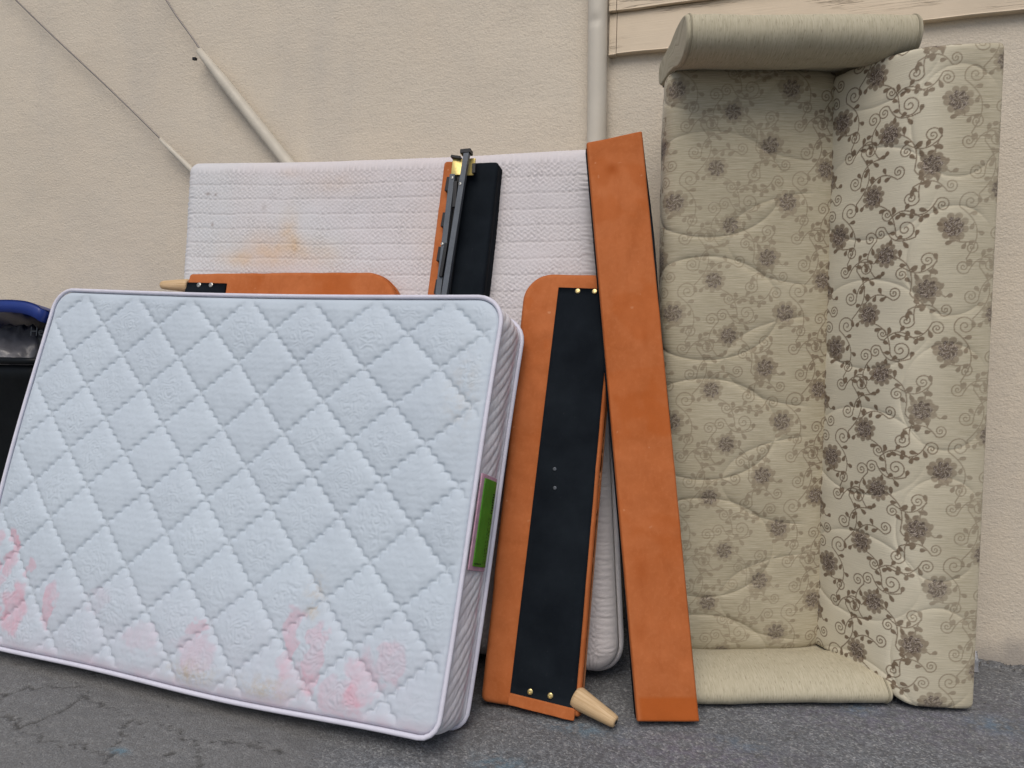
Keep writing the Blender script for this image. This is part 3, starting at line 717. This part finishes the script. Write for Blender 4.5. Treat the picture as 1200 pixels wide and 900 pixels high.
TILE = (.355, .350)
def seg_pts(kind, x, z, sc_=1, mir=1, rot=0):
    """centre lines of one scroll: spiral that opens into a long curved stem"""
    t = np.linspace(0, 1, 70); th = rot + mir * (1.9 * 2 * math.pi * t); r = sc_ * (.0040 + .033 * t ** 1.3)
    a = np.stack([x + r * np.cos(th), z + r * np.sin(th)], 1)
    tn = a[-1] - a[-2]; tn /= np.linalg.norm(tn); nn = np.array([-tn[1], tn[0]]) * mir
    u = np.linspace(0, 1, 40)[1:]; L = .17 * sc_
    b = a[-1] + u[:, None] * L * tn + (np.sin(u * 2.6) * .045 * sc_)[:, None] * nn - (u ** 2 * .05 * sc_)[:, None] * nn
    return a, b
def floral(S, Z, s0, z0, jit=1):
    """brown jacquard print on a regular (s, z) grid: returns ink and light outline"""
    s = S[:, 0]; ink = np.zeros_like(S); glow = np.zeros_like(S); core = np.zeros_like(S)
    zax = Z[0] if Z.ndim == 2 else Z
    def win(x, y, r):
        i = np.where((s > x - r) & (s < x + r))[0]
        if not len(i): return None
        zmin = Z[i[0]:i[-1] + 1]; j = np.where((zmin.max(0) > y - r) & (zmin.min(0) < y + r))[0]
        if not len(j): return None
        return (slice(i[0], i[-1] + 1), slice(j[0], j[-1] + 1))
    def flower(x, y, R, rot, n):
        w_ = win(x, y, R * 1.15)
        if w_ is None: return
        dx = S[w_] - x; dy = Z[w_] - y; r = np.hypot(dx, dy) / R; th = np.arctan2(dy, dx) + rot
        lobe = np.abs(np.cos(th * n / 2)) ** .45
        edge = .66 + .34 * lobe * (.9 + .1 * np.sin(th * 3 + rot))
        pet = 1 - sstep(edge - .05, edge + .03, r)
        vein = .45 * (1 - sstep(.03, .12, np.abs(np.sin(th * n / 2)) * r * .9)) * sstep(.4, .5, r)
        gap = (1 - sstep(.02, .10, np.abs(np.cos(th * n / 2)) * (r + .05))) * sstep(.42, .55, r)
        cen = 1 - sstep(.54, .66, r + .06 * np.sin(th * 8 + rot))
        tone = np.clip(pet * (.72 - gap * .75 + vein * .2), 0, 1)
        core[w_] = np.maximum(core[w_], cen * (.7 + .3 * np.sin(th * 7 + r * 9)))
        ln = 1.4 * np.abs(np.sin(th * 4 + 7 * r + 1.4 * np.sin(th * 3 + rot * 3))) ; ln2 = 1.4 * np.abs(np.sin(r * 15 + 1.8 * np.sin(th * 5 + rot)))
        li = np.maximum(1 - sstep(.05, .30, ln), 1 - sstep(.05, .38, ln2)) * cen * sstep(.05, .12, r)
        ink[w_] = np.maximum(ink[w_], tone); glow[w_] = np.maximum(glow[w_] * (1 - cen), li * .85)
    def stroke(P, wd, val=.85):
        x0, y0 = P.min(0) - .01; x1, y1 = P.max(0) + .01
        w_ = win((x0 + x1) / 2, (y0 + y1) / 2, max(x1 - x0, y1 - y0) / 2 + .003)
        if w_ is None: return
        SS, ZZ = S[w_], Z[w_]; d = np.full(SS.shape, 9.0)
        for k in range(0, len(P) - 1):
            a, b = P[k], P[k + 1]; ab = b - a; L2 = ab @ ab + 1e-12
            # only nodes near this piece
            m = (np.abs(SS - a[0]) < .014) & (np.abs(ZZ - a[1]) < .014)
            if not m.any(): continue
            px, py = SS[m] - a[0], ZZ[m] - a[1]; t = np.clip((px * ab[0] + py * ab[1]) / L2, 0, 1)
            d[m] = np.minimum(d[m], np.hypot(px - t * ab[0], py - t * ab[1]))
        ink[w_] = np.maximum(ink[w_], val * (1 - sstep(wd * .6, wd * 1.5, d)))
    def leaf(x, y, ang, L, wd, val=.9):
        w_ = win(x, y, L * 1.1)
        if w_ is None: return
        dx = S[w_] - x; dy = Z[w_] - y; u = (dx * math.cos(ang) + dy * math.sin(ang)) / L; v = (-dx * math.sin(ang) + dy * math.cos(ang)) / wd
        prof = np.sqrt(np.clip(u, 0, 1)) * (1 - np.clip(u, 0, 1)) ** .55 * 1.5
        prof = np.where((u > 0) & (u < 1), np.clip(u, 0, 1) ** .9 * np.sqrt(np.clip(1 - u, 0, 1)) * 2.3, 0)
        ink[w_] = np.maximum(ink[w_], val * (1 - sstep(.75, 1.1, np.abs(v) / (prof + 1e-4))) * (prof > .02))
    r_ = random.Random(11)
    V1, V2 = (.062, -.175), (.185, -.070)
    FLW = [(0, 0), V2, V1, (.235, -.247)]
    SCR = []
    for k, (x, z) in enumerate(FLW):
        for (ox, oz, sz, ph, mir) in ((.105, -.105, .85, (-62, 118, -75, 105)[k], (1, -1, 1, -1)[k]), (.050, -.058, .52, (150, 20, 170, -10)[k], (-1, 1, 1, -1)[k]), (.118, -.020, .62, (60, 75, -110, -95)[k], (1, 1, -1, -1)[k]), (.030, -.112, .56, (-140, -40, 40, 170)[k], (1, -1, 1, -1)[k])):
            SCR.append((x + ox, z + oz, mir, math.radians(ph) - mir * (1.9 * 2 * math.pi + math.pi / 2), sz))
    i0, i1 = int((s[0] - s0) / TILE[0]) - 2, int((s[-1] - s0) / TILE[0]) + 2
    j0, j1 = int((Z.min() - z0) / TILE[1]) - 2, int((Z.max() - z0) / TILE[1]) + 2
    for i in range(i0, i1 + 1):
        for j in range(j0, j1 + 1):
            ox, oz = s0 + i * TILE[0], z0 + j * TILE[1]
            for k, (x, z, mir, rot, sz) in enumerate(SCR):
                a, b = seg_pts('s', ox + x, oz + z, sz, mir, rot)
                stroke(np.vstack([a, b]), .0017)
                for q, side in ((6, 1), (13, -1), (20, 1), (27, -1), (38, 1)):
                    tn = b[q] - b[q - 1]; an = math.atan2(tn[1], tn[0]) + side * .95
                    L = (.019, .022, .018, .020, .024)[(q + k) % 5]
                    stroke(np.stack([b[q], b[q] + .006 * np.array([math.cos(an), math.sin(an)])]), .0015)
                    leaf(b[q][0] + .003 * math.cos(an), b[q][1] + .003 * math.sin(an), an, L, .0074)
            for k, (x, z) in enumerate(FLW): flower(ox + x, oz + z, (.043, .040, .044, .040)[k], k * 1.3 + .4, (9, 10, 9, 11)[k])
    return ink, glow, core

def panel_sheet(name, prof, zb, zt, step, back, s0, z0, contrast, painted_sheen, quilt, roll=.016):
    """upholstered panel: profile (R, depth) swept up the sofa, front sheet dense, closed behind"""
    prof = np.array(prof, float)
    for _ in range(3):  # corner cutting keeps the profile soft
        q = [prof[0]]
        for a, b in zip(prof[:-1], prof[1:]): q += [a * .75 + b * .25, a * .25 + b * .75]
        prof = np.array(q + [prof[-1]])
    s = np.r_[0, np.cumsum(np.linalg.norm(np.diff(prof, axis=0), axis=1))]; n = int(s[-1] / step) + 1
    t = np.linspace(0, s[-1], n); R = np.interp(t, s, prof[:, 0]); D = np.interp(t, s, prof[:, 1])
    d = np.stack([np.gradient(R), np.gradient(D)], 1); d /= np.linalg.norm(d, axis=1)[:, None]
    for _ in range(12): d[1:-1] = (d[:-2] + d[1:-1] + d[2:]) / 3
    nr, nd = d[:, 1], -d[:, 0]            # towards the viewer
    m = int((zt - zb(0) if callable(zb) else zt - zb) / step) + 1
    v = np.linspace(0, 1, m)
    lo = np.array([zb(r) if callable(zb) else zb for r in R])
    Zz = lo[:, None] + (zt - lo)[:, None] * v[None, :]; Sg = np.repeat(t[:, None], m, 1)
    ink, glow, core = floral(Sg, Zz, s0, z0)
    E = np.minimum(Zz - lo[:, None], zt - Zz)
    h = quilt(Sg, Zz) * sstep(.06, .13, s[-1] - Sg) * sstep(0, .02, Sg) - 1.4 * roll * np.exp(-E / roll)
    con = contrast(Sg, Zz)  # print contrast also varied to imitate the cloth's sheen
    RR = R[:, None] + nr[:, None] * h; DD = D[:, None] + nd[:, None] * h
    P = sofa_map(RR, DD, Zz).reshape(-1, 3)
    lp = grid_loop(n, m); b = P[lp] + 0; ii = lp // m
    Rb = RR.ravel()[lp]; Zb = Zz.ravel()[lp]
    bk = sofa_map(np.clip(Rb, prof[:, 0].min() + .004, prof[:, 0].max() - .004), np.full(len(lp), back), Zb)
    i1 = len(P) + np.arange(len(lp)); pad0 = np.zeros(len(lp))
    F = [grid_faces(n, m), ring_faces(lp, i1)[:, ::-1], list(i1[::-1])]
    uv = np.stack([Sg.ravel(), Zz.ravel()], 1); uv = np.vstack([uv, uv[lp] + .01])
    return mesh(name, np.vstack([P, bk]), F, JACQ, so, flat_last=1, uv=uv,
                attrs=dict(ink=np.r_[(ink * con).ravel(), pad0], core=np.r_[(core * np.clip(con * .25 + .62, 0, 1)).ravel(), pad0], outline=np.r_[(glow * np.clip(con * .6 + .2, 0, 1)).ravel(), pad0], painted_sheen=np.r_[painted_sheen(Sg, Zz).ravel(), pad0]))

def ring_groove(S, Z, sc_, zc, rx, ry, depth, wide):
    # one oval stitch line pulled into the padding
    q = np.hypot((S - sc_) / rx, (Z - zc) / ry); d = np.abs(q - 1) * ry * .85
    return depth * np.exp(-d / .0065) + wide * np.exp(-d / .03)
def seat_quilt(S, Z):
    # large overlapping ovals stitched up the seat
    h = .010 * np.sin(math.pi * np.clip(S / .70, 0, 1)) + .004 * noise2(S, Z, 1.6, 91)
    for k in range(6):
        zc = .03 + .39 * k
        h = h - np.maximum(ring_groove(S, Z, .30, zc, .235, .165, .0042, .0020), ring_groove(S, Z, .66, zc - .17, .30, .145, .0036, .0016))
    return h
def back_quilt(S, Z):
    h = .0025 * noise2(S, Z, 1.6, 95)
    for k in range(6):
        zc = .16 + .39 * k
        h = h - np.maximum(ring_groove(S, Z, .47, zc, .125, .155, .0032, .0012), ring_groove(S, Z, .22, zc - .18, .20, .135, .0030, .0010))
    return h
STEP = .0021
panel_sheet('seat_cushion', [(.535, 2.66), (.500, 2.62), (.488, 2.54), (.505, 2.488), (.56, 2.474), (.70, 2.468), (.85, 2.470), (.98, 2.478), (1.035, 2.50)], .066, 1.952, STEP, 2.68,
            .135, .31, lambda S, Z: np.clip(.44 + .46 * (1 - sstep(.10, .22, S)) + .30 * sstep(.56, .70, S) + .12 * noise2(S, Z, 1.3, 92), .15, .95),
            lambda S, Z: np.clip(.9 * (1 - sstep(.10, .17, S)) + .15 * noise2(S, Z, 1.5, 93), 0, 1), seat_quilt)
def back_low(R): return 0.078 - .066 * float(sstep(1.04, 1.21, R))
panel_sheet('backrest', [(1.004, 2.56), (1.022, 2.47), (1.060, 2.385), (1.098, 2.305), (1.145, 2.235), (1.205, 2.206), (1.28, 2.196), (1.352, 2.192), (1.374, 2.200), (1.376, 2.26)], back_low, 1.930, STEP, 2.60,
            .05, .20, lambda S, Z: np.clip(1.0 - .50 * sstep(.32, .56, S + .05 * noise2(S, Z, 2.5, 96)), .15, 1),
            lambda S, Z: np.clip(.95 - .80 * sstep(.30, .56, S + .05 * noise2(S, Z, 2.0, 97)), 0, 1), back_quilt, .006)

def arm(top):
    # cross-section (depth, height above the sofa's end), running from inner face round the roll to the outer face
    pr = np.array([(2.70, .085), (2.56, .085), (2.47, .090), (2.42, .104), (2.37, .110), (2.32, .106), (2.28, .088), (2.262, .060), (2.266, .030), (2.285, .008), (2.33, .000), (2.42, .004), (2.50, .012), (2.58, .016), (2.70, .016)])
    if not top: pr = np.array([(2.70, .085), (2.56, .085), (2.475, .080), (2.44, .096), (2.38, .106), (2.31, .104), (2.255, .088), (2.218, .058), (2.218, .028), (2.240, .006), (2.275, .000), (2.30, .000), (2.42, .000), (2.56, .000), (2.70, .000)])
    for _ in range(2):
        q = []
        for a, b in zip(pr, np.roll(pr, -1, 0)): q += [a * .75 + b * .25, a * .25 + b * .75]
        pr = np.array(q)
    k = len(pr); x0, x1 = .487, 1.145 + .022 * top
    xs = np.r_[[x0, x0 + .002, x0 + .006], np.linspace(x0 + .014, x1 - .014, 60), [x1 - .006, x1 - .002, x1]]
    sh = np.ones(len(xs)); sh[0] = sh[-1] = .93; sh[1] = sh[-2] = .97; sh[2] = sh[-3] = .992
    c = pr.mean(0); V = []; U = []
    ar = np.r_[0, np.cumsum(np.linalg.norm(np.diff(pr, axis=0), axis=1))]
    for x, s_ in zip(xs, sh):
        q = c + (pr - c) * s_
        wv = noise2(np.full(k, x), ar, 2.2, 101 + top) * .0035 + noise2(np.full(k, x), ar, 6, 103 + top) * .0012
        dirn = (pr - c) / np.linalg.norm(pr - c, axis=1)[:, None]; q = q + dirn * wv[:, None]
        z = q[:, 1]; z = np.maximum(z, .001)
        dep = q[:, 0]; z = 2.050 - z * 1.16 if top else z * .88
        V.append(sofa_map(np.full(k, x + (.012 if top else 0)), dep, z)); U += [(x, a) for a in ar]
    V = np.concatenate(V); f = [(i * k + j, i * k + (j + 1) % k, (i + 1) * k + (j + 1) % k, (i + 1) * k + j) for i in range(len(xs) - 1) for j in range(k)]
    F = np.array(f); ends = [list(range(k))[::-1], [(len(xs) - 1) * k + j for j in range(k)]]
    if top: F = F[:, ::-1]; ends = [e[::-1] for e in ends]
    F = F[:, ::-1]; ends = [e[::-1] for e in ends]
    a = mesh('armrest', V, [F] + ends, CHEN, so, flat_last=2, uv=np.array(U))
    for i in (3, len(xs) - 4):
        tube('piping', V[i * k:(i + 1) * k], .0032, SEAM, so, 6, True, parent=a)
    return a
arm(0); arm(1)

# ------------------------------------------------------------------ wheelie bin at the left
BX0, BX1, BY0, BY1, BZ = -3.25, -2.645, -.70, -.08, 1.02
bn = thing('wheelie_bin', 'black wheelie bin with its blue lid propped open by bags', 'bin', ((BX0 + BX1) / 2, (BY0 + BY1) / 2, 0))
def rrect(x0, x1, y0, y1, R, n=8):
    p = []
    for (cx, cy, a0) in ((x1 - R, y1 - R, 0), (x0 + R, y1 - R, .5), (x0 + R, y0 + R, 1), (x1 - R, y0 + R, 1.5)):
        for k in range(n + 1): a = (a0 + k / n * .5) * math.pi; p.append((cx + R * math.cos(a), cy + R * math.sin(a)))
    return np.array(p)
def loft(name, rings, mat, root, closed_ends=True, parent=None):
    k = len(rings[0]); V = np.concatenate(rings)
    f = [(i * k + j, i * k + (j + 1) % k, (i + 1) * k + (j + 1) % k, (i + 1) * k + j) for i in range(len(rings) - 1) for j in range(k)]
    return mesh(name, V, [np.array(f), list(range(k))[::-1], [(len(rings) - 1) * k + j for j in range(k)]], mat, root, flat_last=2, parent=parent)
def ring(z, ins, R=.07): r = rrect(BX0 + ins, BX1 - ins, BY0 + ins * .9, BY1 - ins * .6, R); return np.c_[r, np.full(len(r), z)]
loft('body', [ring(.05, .10), ring(.10, .095), ring(.60, .05), ring(BZ - .09, .022), ring(BZ - .085, .018), ring(BZ - .03, .014), ring(BZ - .028, .030), ring(.8, .05), ring(.75, .06)], BIN, bn)
rm = ring(BZ - .012, .004)
tube('rim', rm, .014, BIN, bn, 10, True)
for x in (BX0 + .05, BX1 - .05):
    tube('wheel', [(x - .025, BY1 + .01, .10), (x - .02, BY1 + .01, .10), (x + .02, BY1 + .01, .10), (x + .025, BY1 + .01, .10)], [.09, .1, .1, .09], DARK, bn, 20)
# lid: shallow dome hinged at the back, front lip raised
hy, hz = BY1 + .01, BZ + .02; ang = math.radians(15.5)
def lid_pt(X, Y, Zl):
    y = Y; return np.stack([X, hy - y * math.cos(ang) + Zl * math.sin(ang), hz + y * math.sin(ang) + Zl * math.cos(ang)], -1)
lx = np.linspace(BX0 - .01, BX1 + .01, 36); ly = np.linspace(0, .665, 36); LX, LY = np.meshgrid(lx, ly, indexing='ij')
u = (LX - lx[0]) / (lx[-1] - lx[0]) * 2 - 1
LYc = LY - .028 * (LY / .665) * u ** 4
dome = .030 * (1 - u ** 8) * np.sin(math.pi * np.clip(LY / .665, 0, 1) * .5 + .25)
T1 = lid_pt(LX, LYc, dome).reshape(-1, 3); lp = grid_loop(36, 36)
l1 = lid_pt(LX, LYc, dome - .050).reshape(-1, 3)[lp]; sh_ = (T1[lp] - T1.mean(0)); sh_[:, 2] = 0; sh_ /= np.linalg.norm(sh_, axis=1)[:, None]
T2 = lid_pt(LX, LYc, dome - .012).reshape(-1, 3)
l0 = T1[lp] + sh_ * .004 - A3(0, 0, .010); l1o = l1 + sh_ * .006; l1i = l1 - sh_ * .012
nT = len(T1); k = len(lp); ids = [nT + i * k + np.arange(k) for i in range(3)]
off2 = nT + 3 * k
inner = T2.copy(); ctr = T2.mean(0); inner = ctr + (T2 - ctr) * A3(.965, .965, 1)
mesh('lid', np.vstack([T1, l0, l1o, l1i, inner]), [grid_faces(36, 36), ring_faces(lp, ids[0])[:, ::-1], ring_faces(ids[0], ids[1])[:, ::-1], ring_faces(ids[1], ids[2])[:, ::-1], ring_faces(ids[2], off2 + lp)[:, ::-1], grid_faces(36, 36, off2)[:, ::-1]], LID, bn)

def lumpy(name, c, r, mat, label, cat, seed, fl=1.0):
    t = thing(name, label, cat, (c[0], c[1], c[2] - r[2]))
    nu, nv = 48, 30; V = []
    th = np.linspace(0, 2 * math.pi, nu, endpoint=False); ph = np.linspace(.02, math.pi - .02, nv)
    TH, PH = np.meshgrid(th, ph, indexing='ij')
    x, y, z = np.sin(PH) * np.cos(TH), np.sin(PH) * np.sin(TH), np.cos(PH)
    cr = np.abs(noise2(x + z, y - z, 1.3, seed)) * .16 + noise2(x + z * .7, y + z * .5, .6, seed + 1) * .12
    k = 1 + (cr - .1) * fl
    P = np.stack([c[0] + r[0] * x * k, c[1] + r[1] * y * k, c[2] + r[2] * z * k], -1).reshape(-1, 3)
    i = np.arange(nu)[:, None]; j = np.arange(nv - 1)[None, :]; i2 = (i + 1) % nu
    f = np.stack([i * nv + j, i * nv + j + 1, i2 * nv + j + 1, i2 * nv + j], -1).reshape(-1, 4)
    mesh('bag_film', P, [f, [q * nv for q in range(nu)], [q * nv + nv - 1 for q in range(nu)][::-1]], mat, t, flat_last=2)
    return t
lumpy('rubbish_bag', (-2.98, -.50, .985), (.22, .165, .155), BAG, 'crumpled grey plastic bag bulging under the open bin lid', 'bag', 111)
sk = lumpy('dark_sack', (-2.76, -.42, 1.06), (.16, .155, .125), SACK, 'dark sack with pale lettering under the bin lid', 'bag', 121, .5)
cu = bpy.data.curves.new('lettering', 'FONT'); cu.body = 'Hei'; cu.size = .052; cu.extrude = .001; cu.resolution_u = 3
tmp = bpy.data.objects.new('lettering', cu); link(tmp); dg = bpy.context.evaluated_depsgraph_get(); dg.update()
me = bpy.data.meshes.new_from_object(tmp.evaluated_get(dg)); bpy.data.objects.remove(tmp)
lt = link(bpy.data.objects.new('lettering', me)); me.materials.append(INKGREY); lt.parent = sk
lt.location = Vector((-2.815, -.592, 1.105)) - sk.location; lt.rotation_euler = (math.radians(80), 0, math.radians(8))

# ------------------------------------------------------------------ scrap of clear film by the wall
sx = np.linspace(0, .045, 10); sz = np.linspace(0, .075, 14); SX, SZ = np.meshgrid(sx, sz, indexing='ij')
P = np.stack([.652 + SX + SZ * .05, -.115 + .03 * np.sin(SX * 90) * .3 + SZ * .55 + .006 * np.sin(SZ * 120), .006 + SZ * .75 + .004 * np.sin(SX * 150 + SZ * 60)], -1).reshape(-1, 3)
lp = grid_loop(10, 14); back_ = P + A3(.0003, .0009, 0); n0 = len(P)
fs = mesh('film_scrap', np.vstack([P, back_]), [grid_faces(10, 14), grid_faces(10, 14, n0)[:, ::-1], ring_faces(lp, n0 + lp)[:, ::-1]], FILM)
tag(fs, 'small crumpled scrap of clear plastic film beside the sofa at the wall foot', 'litter')
